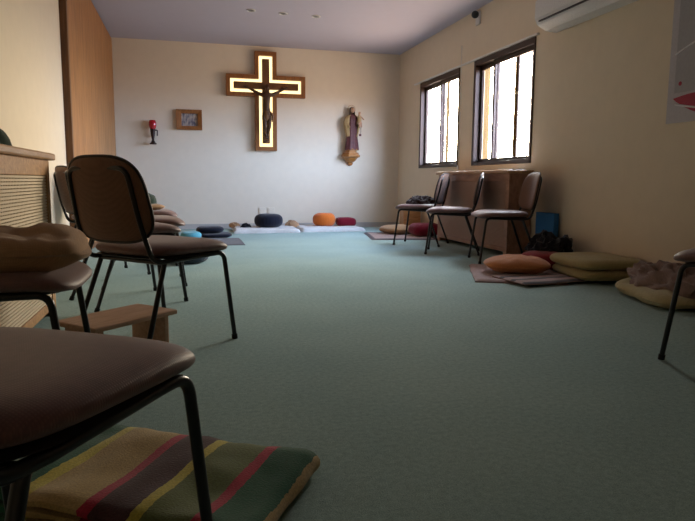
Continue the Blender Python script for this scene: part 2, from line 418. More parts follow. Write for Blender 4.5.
def window(n, y0, y1, split, bars, curtain):
    o = bpy.data.objects.new('window_%d' % n, None); COL.objects.link(o); o.location = (XR, (y0+y1)/2, WZ[0]); o['kind'] = 'structure'
    yc = (y0+y1)/2
    def part(name, bm, mat, par=o, **k):
        q = obj(name, bm, mat, par, smooth=False, **k)
        for v in q.data.vertices: v.co -= Vector((XR, yc, WZ[0]))
        return q
    fw = .05
    bm = bmesh.new()
    x0, x1 = XR-.012, XR+.10
    box(bm, x0, x1, y0, y0+.022, WZ[0], WZ[1]); box(bm, x0, x1, y1-fw, y1, WZ[0], WZ[1])
    box(bm, x0, x1, y0+.022, y1-fw, WZ[0], WZ[0]+.04); box(bm, x0, x1, y0+.022, y1-fw, WZ[1]-.06, WZ[1])
    part('frame', bm, M['bronze'], bevel=.003)
    for k, (a, b_, xo) in enumerate(((y0+.022, split+.025, XR+.02), (split-.025, y1-fw, XR+.052))):
        bm = bmesh.new(); sw = .042; za, zb = WZ[0]+.04, WZ[1]-.06
        sa = .022 if k == 0 else sw
        box(bm, xo, xo+.028, a, a+sa, za, zb); box(bm, xo, xo+.028, b_-sw, b_, za, zb)
        box(bm, xo, xo+.028, a+sa, b_-sw, za, za+.035); box(bm, xo, xo+.028, a+sa, b_-sw, zb-.05, zb)
        s = part('sash', bm, M['bronze'], bevel=.002)
        g = part('pane', B(xo+.011, xo+.016, a+sa, b_-sw, za+.035, zb-.05), M['glass']); g.parent = s
    for y in bars:
        part('outer_bar', B(XR+.12, XR+.135, y-.009, y+.009, WZ[0], WZ[1]), M['bronze'])
    if curtain:
        for (a, b_) in curtain:
            bm = bmesh.new(); N = 60; rr = []
            for i in range(N+1):
                y = a+(b_-a)*i/N; x = XR+.105+.008*sin(i*.9)
                rr.append((bm.verts.new((x, y, WZ[0]+.02)), bm.verts.new((x, y, WZ[1]-.02))))
            for i in range(N): bm.faces.new((rr[i][0], rr[i+1][0], rr[i+1][1], rr[i][1]))
            q = part('sheer_curtain', bm, M['sheer'])
            q.data.polygons.foreach_set('use_smooth', [True]*N)
    return o
window(1, WY[0][0], WY[0][1], 7.84, (8.33, 8.21), [(7.25, 7.31), (7.76, 7.84)])
window(2, WY[1][0], WY[1][1], 6.36, (6.02, 5.75), [(6.42, 6.52), (6.62, 6.75), (6.01, 6.05)])

# built-in wardrobe on the left, full height, vertical oak panels
wd = thing('built_in_wardrobe', 'tall built-in oak wardrobe with plain doors reaching the ceiling at left', 'wardrobe', (WARD_X, WARD_Y, 0))
YW1 = YB-.004; LW = YW1-WARD_Y
obj('carcass', B(-.5, -.022, 0.0, LW, 0, H-.003), M['ward_edge'], wd, smooth=False)
obj('side_edge', B(-.022, .004, 0, .05, 0.0, H-.003), M['ward_edge'], wd, smooth=False, bevel=.002)
nd = 6; dw = (LW-.05)/nd
for k in range(nd):
    obj('door', B(-.022, 0, .052+k*dw, .05+(k+1)*dw-.003, .06, H-.02), M['ward'], wd, smooth=False, bevel=.0015)
obj('plinth', B(-.022, -.012, .05, LW, 0, .056), M['ward_edge'], wd, smooth=False)

# ------------------------------------------------------------------ radiator covers
def cover(name, label, length, depth, height, mat, top, lat, pitch, nmid):
    """front face looks along +x of local frame, length runs along +y"""
    t = thing(name, label, 'radiator cover')
    D, L, Z = depth, length, height
    bm = bmesh.new()
    for (a, b_) in ((0, .065), (L-.065, L)): box(bm, D-.02, D, a, b_, 0, Z-.035)
    for z0, z1 in ((.045, .09), (Z-.115, Z-.035)): box(bm, D-.02, D, .065, L-.065, z0, z1)
    for k in range(1, nmid):
        y = L*k/nmid; box(bm, D-.02, D, y-.03, y+.03, .09, Z-.115)
    obj('front_frame', bm, mat, t, smooth=False, bevel=.003)
    obj('side_panel', B(0.0, D-.02, 0, .02, 0, Z-.035), mat, t, smooth=False, bevel=.002)
    obj('side_panel', B(0.0, D-.02, L-.02, L, 0, Z-.035), mat, t, smooth=False, bevel=.002)
    obj('top_board', B(-.0, D+.03, -.025, L+.025, Z-.035, Z), top, t, smooth=False, bevel=.008)
    obj('inner_back', B(.005, .012, .03, L-.03, .05, Z-.05), M['dark_inside'], t, smooth=False)
    for k in range(nmid):
        y0 = .065 if k == 0 else L*k/nmid+.03; y1 = L-.065 if k == nmid-1 else L*(k+1)/nmid-.03
        bm = bmesh.new(); z0, z1 = .09, Z-.115
        nz = int((z1-z0)/pitch); ny = int((y1-y0)/(pitch*1.6))
        for i in range(nz+1):
            z = z0+(z1-z0)*(i+.5)/(nz+1); box(bm, D-.011, D-.006, y0, y1, z-pitch*.33, z+pitch*.33)
        for j in range(ny+1):
            y = y0+(y1-y0)*(j+.5)/(ny+1); box(bm, D-.016, D-.0105, y-pitch*.28, y+pitch*.28, z0, z1)
        obj('lattice_panel', bm, lat, t, smooth=False)
    return t
cl = cover('radiator_cover', 'oak radiator cover with woven cane front along the left wall', 1.2, .30, .86, M['oak'], M['cov_top'], M['lattice'], .015, 1)
cl.location = (XL+.014, 2.40, 0)
crr = cover('radiator_cover', 'long brown oak radiator cover with lattice front under the two windows', 1.74, .25, .845, M['cov'], M['cov_top'], M['lattice_r'], .013, 1)
crr.location = (XR-.014, 7.17, 0); crr.rotation_euler = (0, 0, pi)

# ------------------------------------------------------------------ chair
def make_chair():
    t = thing('upholstered_chair', 'x', 'chair')
    R_ = .0105
    for s in (-1, 1):
        # front leg incl. its bend
        pts = fillet([(s*.226, .232, .012), (s*.212, .182, .408), (s*.208, .10, .406)], .065, 8)
        lg = obj('leg', T(pts, R_, 12), M['frame_blk'], t)
        obj('rubber_foot', T([(s*.2262, .2325, 0), (s*.2255, .2305, .022)], .0135, 12), M['rubber'], lg)
        pts = [(s*.195, -.15, .392), (s*.224, -.294, .012)]
        lg = obj('leg', T(pts, R_, 12), M['frame_blk'], t)
        obj('rubber_foot', T([(s*.225, -.299, 0), (s*.2235, -.290, .022)], .0135, 12), M['rubber'], lg)
    bm = bmesh.new()
    for s in (-1, 1): tube(bm, [(s*.208, .102, .406), (s*.203, -.12, .398)], R_, 12)
    tube(bm, [(-.2, -.15, .392), (.2, -.15, .392)], R_*.95, 12)
    tube(bm, [(-.208, .13, .404), (.208, .13, .404)], R_*.8, 10)
    obj('seat_frame', bm, M['frame_blk'], t)
    pts = fillet([(.203, -.118, .398), (.198, -.212, .40), (.190, -.262, .55), (.172, -.308, .772), (-.172, -.308, .772), (-.190, -.262, .55), (-.198, -.212, .40), (-.203, -.118, .398)], [.05, .06, .05, .05, .05, .06, .05], 7)
    obj('back_frame', T(pts, R_, 12), M['frame_blk'], t)
    # seat pad
    bm = pillow(.462, .47, .062, 4.2, 72, 14, .5, 0, 0, .16)
    for v in bm.verts:
        v.co.y += .016; y = v.co.y
        v.co.z += .410
        f = max(0, (y-.10)/.13); v.co.z -= .016*f*f
        v.co.x *= 1+.05*y/.22
        if v.co.z < .417: v.co.z = max(v.co.z, .412)
    seat = obj('seat', bm, M['seat'], t)
    bm = pillow(.44, .42, .02, 4.2, 60, 6, .5)
    for v in bm.verts: v.co.z += .403; v.co.y += .0
    for v in bm.verts:
        f = max(0, (v.co.y-.10)/.13); v.co.z -= .012*f*f
    obj('seat_pan', bm, M['edging'], seat)
    # backrest, curved, leaning
    def backshape(w_, h_, th, n):
        bm = pillow(w_, h_, th, n, 72, 12, .5, 0, 0, .12)
        lean = radians(11)
        for v in bm.verts:
            x, y, z = v.co; z -= th/2
            x *= 1-.07*(y/(h_/2))
            zz = y; yy = z+.55*x*x*1.0     # curved round the back
            v.co = Vector((x, -.278+yy*cos(lean)-zz*sin(lean), .648+zz*cos(lean)))
        return bm
    bk = obj('backrest', backshape(.46, .345, .042, 3.4), M['back'], t)
    # dark welt round the backrest
    pts = []; lean = radians(11)
    for k in range(73):
        a = 2*pi*k/72; x = .231*sgnp(cos(a), 2/3.4); y = .1735*sgnp(sin(a), 2/3.4); x *= 1-.07*(y/.1725)
        yy = .55*x*x-.004
        pts.append((x, -.278+yy*cos(lean)-y*sin(lean), .648+y*cos(lean)))
    obj('edging', T(pts, .0065, 8), M['edging'], bk)
    return t
def facing(deg_right): return -radians(deg_right)
CH = 'brown upholstered chairs with black tube frames'
chair0 = make_chair()
spots = [
 ('upholstered brown chair seen from behind at left, standing over the low wooden bench', -.127, 2.84, -.79),
 ('chair nearest the viewer, its big seat and front leg filling the bottom left corner', -.283, .985, -.546),
 ('upholstered chair holding the big tan pillow at the left edge', -.56, 2.06, -pi/2),
 ('chair with its backrest just peeping past the end of the left radiator cover', -.61, 5.06, -1.1),
 ('upholstered chair just beyond the one standing over the bench, its seat empty', -.33, 3.91, -1.12),
 ('left row chair just in front of the one carrying the thin tan cushion', -.275, 4.56, -1.5),
 ('farthest chair of the left row, with a tan cushion on its seat', -.34, 5.62, -1.52),
 ('right chair nearest the blue foam block, its seat shining in the window light', 2.794, 5.177, 1.335),
 ('middle one of the three chairs in front of the long radiator cover', 2.618, 5.907, 1.125),
 ('far chair of the right group with a dark cloth bundle on its seat', 2.609, 6.777, .934),
 ('chair cut by the right photo edge, only one black leg and a seat corner showing', 0, 0, 0.45),
]
# last: place by its front left foot
a = spots[-1][3]; fx, fy = -.226, .232
gx = 1.898-(fx*cos(a)-fy*sin(a)); gy = 2.10-(fx*sin(a)+fy*cos(a))
spots[-1] = (spots[-1][0], gx, gy, a)
for i, (lab, x, y, rz) in enumerate(spots):
    o = chair0 if i == 0 else copy_tree(chair0)
    o.location = (x, y, 0); o.rotation_euler = (0, 0, rz); setp(o, lab, 'chair', CH)
SEAT = .472

# ------------------------------------------------------------------ cushions and cloths
def single(name, bm, mat, label, cat, loc, rot=(0, 0, 0), group=None, kind=None):
    return setp(obj(name, bm, mat, None, loc, rot), label, cat, group, kind)
single('pillow', pillow(.50, .43, .105, 5, 96, 22, .5, .030, 3, .12), M['tan_c'], 'big tan pillow lying on the chair at the left edge', 'pillow', (-.56, 2.07, SEAT-.008), (0, 0, .1))
single('cushion', pillow(.30, .30, .06, 3, 48, 8, .6, .006, 1, .3), M['beige_c'], 'thin tan cushion on the seat of the farthest left chair', 'cushion', (-.35, 5.58, SEAT-.006), (0, 0, .3))
single('cushion', heap(.30, .26, .11, 4, 4, .12), M['dark_green_c'], 'dark green cushion on top of the thin tan cushion in the left chair row', 'cushion', (-.41, 5.62, SEAT+.045), (0, 0, .2))
single('cushion', heap(.30, .34, .17, 8, 5, .14), M['dark_green_c'], 'dark green bundled cloth on top of the left radiator cover', 'cloth', (-.89, 2.92, .861), (0, 0, 0))
single('cloth', heap(.36, .30, .09, 6, 5, .4), M['darkbrown_c'], 'dark brown cloth bundled on the seat of the far right chair', 'cloth', (2.64, 6.80, SEAT-.006), (0, 0, .4))

BM = 'items on the floor along the back wall'
single('floor_mat', sheet(.90, .70, .058, 44, 30, .010, 1), M['white_mat'], 'white quilted mat on the floor under the navy cushion', 'mat', (1.07, 8.86, 0), (0, 0, -.03))
single('floor_mat', sheet(.92, .66, .058, 44, 30, .010, 5), M['white_mat'], 'white quilted mat on the floor under the orange round cushion', 'mat', (2.02, 8.94, 0), (0, 0, .03))
single('meditation_cushion', zafu(.205, .20, 1), M['zafu_navy'], 'navy round cushion on the left white mat by the back wall', 'cushion', (1.13, 8.96, .05))
single('meditation_cushion', zafu(.17, .20, 2), M['zafu_orange'], 'bright orange round cushion on the right white mat by the back wall', 'cushion', (1.975, 9.06, .05))
bm = pillow(.30, .26, .13, 4.5, 56, 12, .5, .01, 2, .14)
single('folded_blanket', bm, M['maroon'], 'maroon folded blanket beside the bright orange round cushion', 'blanket', (2.31, 9.06, .05), (0, 0, -.06))
single('cloth', heap(.17, .15, .06, 2, 4, .3), M['black_c'], 'small dark cloth left of the navy round cushion on the white mat', 'cloth', (.80, 8.93, .05))
single('cloth', heap(.16, .2, .07, 5, 4, .3), M['beige_c'], 'small beige cloth at the left end of the left white mat', 'cloth', (.66, 9.20, 0.04))
single('cloth', heap(.22, .18, .09, 9, 4, .3), M['tan_c'], 'pale crumpled cloth lying where the two white mats meet', 'cloth', (1.50, 9.16, .038))

single('floor_mat', sheet(.50, .84, .012, 20, 20, .002, 2), M['grey_mat'], 'thin dark grey mat on the carpet beside the navy flat cushions', 'mat', (.37, 7.43, 0), (0, 0, .0))
single('flat_cushion', pillow(.40, .42, .055, 4, 56, 10, .5, .006, 1, .15), M['zafu_navy'], 'navy square flat cushion on the carpet under the rounded navy one', 'cushion', (.34, 8.12, 0), (0, 0, .05))
single('meditation_cushion', pillow(.35, .32, .09, 3, 56, 12, .55, .006, 6, .2), M['zafu_navy'], 'rounded navy cushion on top of the navy square one near the back wall', 'cushion', (.27, 8.12, .05))
single('meditation_cushion', zafu(.125, .10, 3), M['teal'], 'turquoise round cushion on the floor past the left chairs', 'cushion', (.03, 7.78, 0))
single('meditation_cushion', zafu(.17, .11, 4), M['slate'], 'slate blue round cushion on the carpet behind the seat over the bench', 'cushion', (.0, 5.62, 0))

def bordered(u, v): return min(u, 1-u) < .06 or min(v, 1-v) < .09
single('rug', sheet(.85, 1.05, .012, 34, 34, .003, 3, mi=bordered), [M['rug'], M['rug_edge']], 'small pale rug with dark edge under the far right chair', 'rug', (2.72, 7.78, 0), (0, 0, -.18))
single('flat_cushion', pillow(.46, .44, .12, 3.4, 56, 12, .55, .012, 5, .3), M['beige_c'], 'beige cushion on the dark edged rug in the far right corner', 'cushion', (2.80, 8.08, .011), (0, 0, .3))
single('flat_cushion', pillow(.40, .36, .17, 3.6, 56, 12, .55, .012, 9, .22), M['maroon'], 'maroon cushion on the dark edged rug behind the middle chair', 'cushion', (3.03, 7.66, .011), (0, 0, .1))
# low wooden stool/box between
st = thing('wooden_block', 'tan wooden block standing behind the maroon cushion in the right corner', 'block', (3.08, 8.36, .0))
obj('body', B(-.13, .13, -.09, .09, 0.0, .36), M['oak'], st, smooth=False, bevel=.006)

# right: folded rug with orange cushion, dark heap, blue foam, olive cushions, cream quilt
RG = fabric('pink_striped_rug', hx('a98b86'), .16, 260)
single('folded_rug', sheet(.66, .92, .02, 34, 40, .004, 8), RG, 'pinkish woven rug folded on the carpet under the dusty orange cushion', 'rug', (2.50, 4.38, 0), (0, 0, -.40))
single('folded_rug', sheet(.58, .40, .014, 30, 24, .004, 11, mi=lambda u, v: int(v*9) % 3 == 0), [RG, M['rug_edge']], 'pinkish woven strip of rug folded over the near end of the pink rug', 'rug', (2.52, 4.02, .019), (0, 0, .12))
single('flat_cushion', pillow(.50, .40, .12, 2.8, 60, 12, .62, .016, 7, .28), M['orange2'], 'dusty orange cushion on the pink folded rug', 'cushion', (2.50, 4.34, .028), (0, 0, -.2))
single('meditation_cushion', zafu(.19, .15, 5), M['crimson'], 'dark red round cushion under the black cloth heap', 'cushion', (2.90, 4.62, 0))
single('cloth', heap(.34, .54, .15, 12, 5, .45), M['black_c'], 'black and brown knitted cloths heaped on the dark red cushion', 'cloth', (3.04, 4.76, .135), (0, 0, .0))
single('foam_block', B(-.025, .025, -.15, .15, 0, .45), M['blue_foam'], 'blue foam block standing upright against the right wall', 'block', (3.215, 5.08, 0), (0, 0, 0))
for k in range(2):
    single('flat_cushion', pillow(.52, .60, .078, 5, 72, 14, .5, .008, 20+k, .09), M['olive'],
           ['lower of the two olive flat cushions stacked by the right wall', 'upper of the two olive flat cushions stacked by the right wall'][k], 'cushion', (3.0-.012*k, 4.04+.01*k, .024+.077*k), (0, 0, -.12+.05*k))
single('quilt', pillow(.44, .76, .09, 3.6, 72, 14, .55, .022, 31, .12), M['cream_c'], 'cream quilted cushion on the floor by the right wall near the frame edge', 'quilt', (2.89, 3.20, 0), (0, 0, -.28))
single('shawl', heap(.36, .86, .14, 15, 5, .42, 3.0), M['brown_wool'], 'brown wool shawl crumpled over the cream quilt at right', 'cloth', (2.93, 3.22, .078), (0, 0, -.25))
st = thing('wooden_stool', 'brown wooden stool just cut by the right edge of the photo', 'stool', (3.165, 2.97, 0), 0)
obj('top', B(-.085, .085, -.16, .16, .44, .48), M['oak'], st, smooth=False, bevel=.006)
for sx in (-1, 1):
    obj('leg', B(sx*.065-.013, sx*.065+.013, -.14, .14, 0, .442), M['oak'], st, smooth=False, bevel=.003)

# kneeling bench under the chair
kb = thing('kneeling_bench', 'low wooden kneeling bench on the carpet under the chair seen from behind', 'bench', (-.29, 2.67, 0), .785)
obj('top', B(-.21, .21, -.125, .125, .152, .172), M['bench'], kb, smooth=False, bevel=.005)
for s in (-1, 1): obj('leg', B(s*.165-.011, s*.165+.011, -.105, .105, 0, .153), M['bench'], kb, smooth=False, bevel=.003)

# striped blanket, folded in three with the fold at the right
def blanket():
    bm = bmesh.new(); th = .011; L = .585
    # centreline profile in (u,z): bottom layer, fold, middle layer, fold, top layer
    prof = []
    for u in [i/14 for i in range(15)]: prof.append((.0+.576*u, .010))
    for k in range(1, 8): a_ = -pi/2+pi*k/8; prof.append((.576+.016*cos(a_), .023+.013*sin(a_)))
    for u in [i/14 for i in range(15)]: prof.append((.576-.576*u, .036))
    for k in range(1, 8): a_ = -pi/2-pi*k/8; prof.append((.0+.014*cos(a_), .049+.013*sin(a_)))
    top0 = len(prof)
    for u in [i/30 for i in range(31)]: prof.append((-.0+.582*u, .062))
    for k in range(1, 9): a_ = pi/2-pi*k/8*.8; prof.append((.582+.03*cos(a_), .034+.028*sin(a_)))
    NV = 30; W_ = .41
    n = len(prof); outer = []; inner = []
    P_ = [Vector((p[0], 0, p[1])) for p in prof]
    for i in range(n):
        t = (P_[min(i+1, n-1)]-P_[max(i-1, 0)]).normalized(); nn = Vector((-t.z, 0, t.x))
        outer.append(P_[i]+nn*th/2); inner.append(P_[i]-nn*th/2)
    grid = []
    for j in range(NV+1):
        v_ = j/NV*W_; row = []
        for side in (outer, inner):
            rr = []
            for i, p in enumerate(side):
                k = p.z/.06
                dz = (.010*noise.noise(Vector((p.x*6, v_*6, 2)))+.006*noise.noise(Vector((p.x*15, v_*9, 5))))*k
                du = .010*noise.noise(Vector((v_*7, 3, 1)))+.02*(v_/W_-.5)*0
                ev = .010*noise.noise(Vector((p.x*6, p.z*30, 9)))*(1 if j in (0, NV) else .5)
                drop = 0
                e1 = min(v_, W_-v_)
                if e1 < .03: drop = -.008*k*(1-e1/.03)
                rr.append(bm.verts.new((p.x+du, -v_+ev, max(.001, p.z+dz+drop))))
            row.append(rr)
        grid.append(row)
    for j in range(NV):
        for s in (0, 1):
            for i in range(n-1): bm.faces.new((grid[j][s][i], grid[j][s][i+1], grid[j+1][s][i+1], grid[j+1][s][i]))
        for i in (0, n-1): bm.faces.new((grid[j][0][i], grid[j][1][i], grid[j+1][1][i], grid[j+1][0][i]))
    for j in (0, NV):
        for i in range(n-1): bm.faces.new((grid[j][0][i], grid[j][1][i], grid[j][1][i+1], grid[j][0][i+1]))
    return bm
m, nt, b = newmat('striped_wool_blanket', .95, 0, .1)
t_ = nt.nodes.new('ShaderNodeTexCoord'); s_ = nt.nodes.new('ShaderNodeSeparateXYZ'); nt.links.new(t_.outputs['Object'], s_.inputs[0])
nn_ = nt.nodes.new('ShaderNodeTexNoise'); nn_.inputs['Scale'].default_value = 60; nt.links.new(t_.outputs['Object'], nn_.inputs[0])
ad = nt.nodes.new('ShaderNodeMath'); ad.operation = 'MULTIPLY_ADD'; nt.links.new(nn_.outputs['Fac'], ad.inputs[0]); ad.inputs[1].default_value = .008
nt.links.new(s_.outputs['X'], ad.inputs[2])
cr = nt.nodes.new('ShaderNodeValToRGB'); cr.color_ramp.interpolation = 'CONSTANT'; nt.links.new(ad.outputs[0], cr.inputs[0])
# x from 0..0.6 ; ramp works in 0..1 so object x is used directly
GRN, YEL, TAN, RED, MAR, OLV = hx('1e5a40'), hx('c9b84e'), hx('b89a62'), hx('b01f3c'), hx('4c2a2c'), hx('66703c')
st_ = [(0, GRN), (.072, YEL), (.102, TAN), (.24, RED), (.267, MAR), (.353, YEL), (.38, OLV), (.49, RED), (.518, GRN), (.61, TAN)]
el = cr.color_ramp.elements; el[0].position = 0; el[0].color = (*st_[0][1], 1); el[1].position = st_[-1][0]; el[1].color = (*st_[-1][1], 1)
for p, c in st_[1:-1]: k = el.new(p); k.color = (*c, 1)
n9 = nt.nodes.new('ShaderNodeTexNoise'); n9.inputs['Scale'].default_value = 220; n9.inputs['Detail'].default_value = 3; nt.links.new(t_.outputs['Object'], n9.inputs[0])
r9 = ramp(nt, n9.outputs['Fac'], [(.3, (.75, .75, .75)), (.7, (1.15, 1.15, 1.15))])
x9 = nt.nodes.new('ShaderNodeMixRGB'); x9.blend_type = 'MULTIPLY'; x9.inputs[0].default_value = 1
nt.links.new(cr.outputs[0], x9.inputs[1]); nt.links.new(r9.outputs[0], x9.inputs[2]); nt.links.new(x9.outputs[0], b.inputs['Base Color'])
bump(nt, b, n9.outputs['Fac'], .5, .003); b.inputs['Sheen Weight'].default_value = .3
single('folded_blanket', blanket(), m, 'thick folded blanket striped green, yellow, tan, red and brown on the floor in front', 'blanket', (-.225, 1.755, 0), (0, 0, -.545))

# ------------------------------------------------------------------ back wall: cross with corpus
CX, CZ0, CZ1 = 1.162, 1.165, 2.598
ARM0, ARM1, AX0, AX1, HWD = 1.950, 2.262, .585, 1.752, .160
def cross_poly(inset, cx=CX):
    i = inset
    return [(CX-HWD+i, CZ0+i), (CX+HWD-i, CZ0+i), (CX+HWD-i, ARM0+i), (AX1-i, ARM0+i), (AX1-i, ARM1-i), (CX+HWD-i, ARM1-i),
            (CX+HWD-i, CZ1-i), (CX-HWD+i, CZ1-i), (CX-HWD+i, ARM1-i), (AX0+i, ARM1-i), (AX0+i, ARM0+i), (CX-HWD+i, ARM0+i)]
ct = thing('backlit_cross', 'large wooden cross on the back wall with a warm glow around its inner cross', 'cross', (CX, YB-.002, CZ0))
def local(bm, t):
    for v in bm.verts: v.co -= Vector(t.location)
    return bm
yb = YB-.004
bm = bmesh.new(); o1, i1 = cross_poly(0), cross_poly(.058)
ya, yf = yb, yb-.085
ring = []
for poly, y in ((o1, ya), (o1, yf), (i1, yf), (i1, ya)): ring.append([bm.verts.new((p[0], y, p[1])) for p in poly])
for q in range(4):
    A, C_ = ring[q], ring[(q+1) % 4]
    for i in range(12): bm.faces.new((A[i], A[(i+1) % 12], C_[(i+1) % 12], C_[i]))
obj('outer_frame', local(bm, ct), M['cross_out'], ct, smooth=False, bevel=.003)
bm = bmesh.new(); prism(bm, cross_poly(.056), 'Y', yb-.012, yb-.002)
obj('glow_panel', local(bm, ct), M['led'], ct, smooth=False)
bm = bmesh.new(); prism(bm, cross_poly(.108), 'Y', yb-.095, yb-.02)
obj('inner_cross', local(bm, ct), M['cross_in'], ct, smooth=False, bevel=.003)
cf = thing('crucifix_figure', 'dark carved wooden figure with outstretched arms hanging on the wall cross', 'figure', (CX, YB-.14, 1.372))
V = [(0, 0, .33, .052), (0, .0, .42, .045), (0, -.01, .52, .058), (0, 0, .60, .046), (0, -.01, .645, .024), (.012, -.03, .70, .033), (.012, -.03, .735, .032),   # 0-6 torso head
     (.085, 0, .60, .030), (.18, .01, .65, .021), (.285, .02, .705, .016), (.325, .03, .718, .017),
     (-.085, 0, .60, .030), (-.18, .01, .65, .021), (-.285, .02, .705, .016), (-.325, .03, .718, .017),
     (.04, -.01, .28, .040), (.035, -.045, .15, .030), (.012, .0, .02, .020), (.008, -.03, -.045, .016),
     (-.04, -.01, .28, .040), (-.03, -.045, .15, .030), (-.012, .0, .03, .020), (-.008, -.03, -.035, .016)]
E_ = [(0, 1), (1, 2), (2, 3), (3, 4), (4, 5), (5, 6), (3, 7), (7, 8), (8, 9), (9, 10), (3, 11), (11, 12), (12, 13), (13, 14), (0, 15), (15, 16), (16, 17), (17, 18), (0, 19), (19, 20), (20, 21), (21, 22)]
skin('body', V, E_, M['corpus'], cf)
bm = bmesh.new(); lathe(bm, [(.045, .22), (.062, .25), (.064, .30), (.058, .36), (.05, .375)], 30, (0, -.005, 0), 1, .8, .05, 7)
tube(bm, [(.05, -.03, .35), (.085, -.04, .30), (.08, -.03, .21)], [.016, .02, .008], 8)
obj('loincloth', bm, M['cross_in'], cf)
bm = bmesh.new(); lathe(bm, [(.026, .745), (.036, .725), (.037, .70), (.03, .66), (.02, .65)], 20, (.012, -.018, 0), 1, 1, .05, 5)
obj('hair', bm, M['corpus'], cf)
bm = bmesh.new(); box(bm, -.03, .03, -.03, .03, -.075, -.055); obj('foot_rest', bm, M['corpus'], cf, smooth=False, bevel=.003)

# statue on bracket
SX = 2.48; SK = 1.32
br = thing('statue_bracket', 'carved golden oak wall bracket under the robed statue', 'bracket', (SX-.01, YB-.002, .96))
bm = bmesh.new()
def octo(r, d): return [(-r, 0), (-r, -d*.55), (-r*.55, -d), (r*.55, -d), (r, -d*.55), (r, 0)]
lv = [(0, .02, .03), (.03, .045, .06), (.05, .04, .05), (.075, .075, .12), (.12, .10, .16), (.135, .135, .22), (.165, .135, .22), (.172, .115, .19), (.20, .115, .19), (.205, .085, .16), (.235, .085, .16)]
rings = [[bm.verts.new((x, y, z)) for x, y in octo(r_, d_)] for z, r_, d_ in lv]
for i in range(len(rings)-1):
    for k in range(6): bm.faces.new((rings[i][k], rings[i][(k+1) % 6], rings[i+1][(k+1) % 6], rings[i+1][k]))
bm.faces.new(rings[0]); bm.faces.new(rings[-1])
obj('body', bm, M['bracket'], br, smooth=False, bevel=.004)
sz = 1.198
sta = thing('statue', 'painted statue of a robed woman carrying a child, standing on the carved wall bracket', 'statue', (SX, YB-.095, sz), .12)
bm = bmesh.new(); lathe(bm, [(.082, 0), (.084, .02), (.074, .12), (.062, .24), (.058, .34), (.055, .40), (.062, .45), (.058, .50), (.03, .53), (.018, .55)], 54, (0, 0, 0), 1, .75, .05, 9)
obj('robe', bm, M['robe'], sta)
bm = bmesh.new()   # cloak, open in front
rings = []
for (r_, z) in [(.062, .17), (.070, .22), (.080, .29), (.094, .37), (.098, .43), (.082, .49), (.045, .53)]:
    row = []
    for k in range(31):
        a_ = radians(-50+280*k/30); rr = r_*(1+.06*cos(k*1.4)*(1 if z < .5 else 0))
        row.append(bm.verts.new((rr*cos(a_), rr*.8*sin(a_)+.004, z)))
    rings.append(row)
for i in range(len(rings)-1):
    for k in range(30): bm.faces.new((rings[i][k], rings[i][k+1], rings[i+1][k+1], rings[i+1][k]))
o = obj('cloak', bm, M['cloak'], sta); sm = o.modifiers.new('s', 'SOLIDIFY'); sm.thickness = .008
bm = bmesh.new()   # veil over the back of the head
rings = []
for (r_, z) in [(.052, .50), (.046, .54), (.043, .58), (.042, .61), (.034, .64), (.010, .652)]:
    rings.append([bm.verts.new((r_*cos(radians(-35+250*k/20)), r_*.85*sin(radians(-35+250*k/20))+.004, z)) for k in range(21)])
for i in range(len(rings)-1):
    for k in range(20): bm.faces.new((rings[i][k], rings[i][k+1], rings[i+1][k+1], rings[i+1][k]))
o = obj('veil', bm, M['hair'], sta); sm = o.modifiers.new('s', 'SOLIDIFY'); sm.thickness = .006
bm = bmesh.new(); bmesh.ops.create_uvsphere(bm, u_segments=20, v_segments=14, radius=.034)
for v in bm.verts: v.co = Vector((v.co.x*.85, v.co.y*.95-.012-(.006 if (v.co.y < -.02 and abs(v.co.x) < .008) else 0), v.co.z*1.2+.59))
obj('head', bm, M['skin'], sta)
skin('arm', [(.058, -.01, .47, .022), (.078, -.04, .39, .02), (.058, -.075, .40, .014), (.04, -.085, .41, .010)], [(0, 1), (1, 2), (2, 3)], M['cloak'], sta)
skin('arm', [(-.058, -.01, .47, .022), (-.085, -.03, .38, .02), (-.075, -.07, .35, .014), (-.07, -.085, .335, .010)], [(0, 1), (1, 2), (2, 3)], M['cloak'], sta)
ch = skin('child', [(.07, -.06, .43, .022), (.07, -.06, .475, .024), (.07, -.065, .505, .012), (.07, -.07, .54, .021), (.10, -.08, .47, .009), (.122, -.09, .44, .008), (.06, -.085, .40, .013), (.062, -.09, .355, .010), (.085, -.085, .40, .013), (.088, -.09, .35, .010)],
     [(0, 1), (1, 2), (2, 3), (1, 4), (4, 5), (0, 6), (6, 7), (0, 8), (8, 9)], M['skin'], sta)
bm = bmesh.new(); lathe(bm, [(.028, .395), (.026, .43), (.026, .48), (.014, .50)], 20, (.07, -.062, 0), 1, 1, .05, 5); obj('child_tunic', bm, M['cloak'], sta)
bm = bmesh.new(); pts = [(.062*cos(2*pi*k/36), .03, .62+.062*sin(2*pi*k/36)) for k in range(37)]; tube(bm, pts, .0025, 6); obj('halo', bm, M['gilt'], sta)
bm = bmesh.new(); prism(bm, [(-.018, -.016), (.018, -.016), (.018, .016), (-.018, .016)], 'Y', -.008, .0)
tube(bm, [(0, 0, 0), (.012, 0, .05), (.018, .01, .14)], .003, 6)
obj('scapular', bm, M['robe'], sta, loc=(.095, -.092, .225))
bm = bmesh.new(); lathe(bm, [(.078, -.0), (.08, .004), (.076, .022), (.07, .026)], 30, (0, 0, 0), 1, .8); obj('base', bm, M['bracket'], sta)

for o_ in sta.children:
    if o_.name.startswith(('robe', 'cloak', 'base')): o_.scale = (SK, SK*.95, 1)
    elif o_.name.startswith('head'): o_.scale = (1.15, 1.15, 1.02)
    elif o_.name.startswith('child'): o_.scale = (1.25, 1.25, 1.25); o_.location = (.0, .0, -.10)
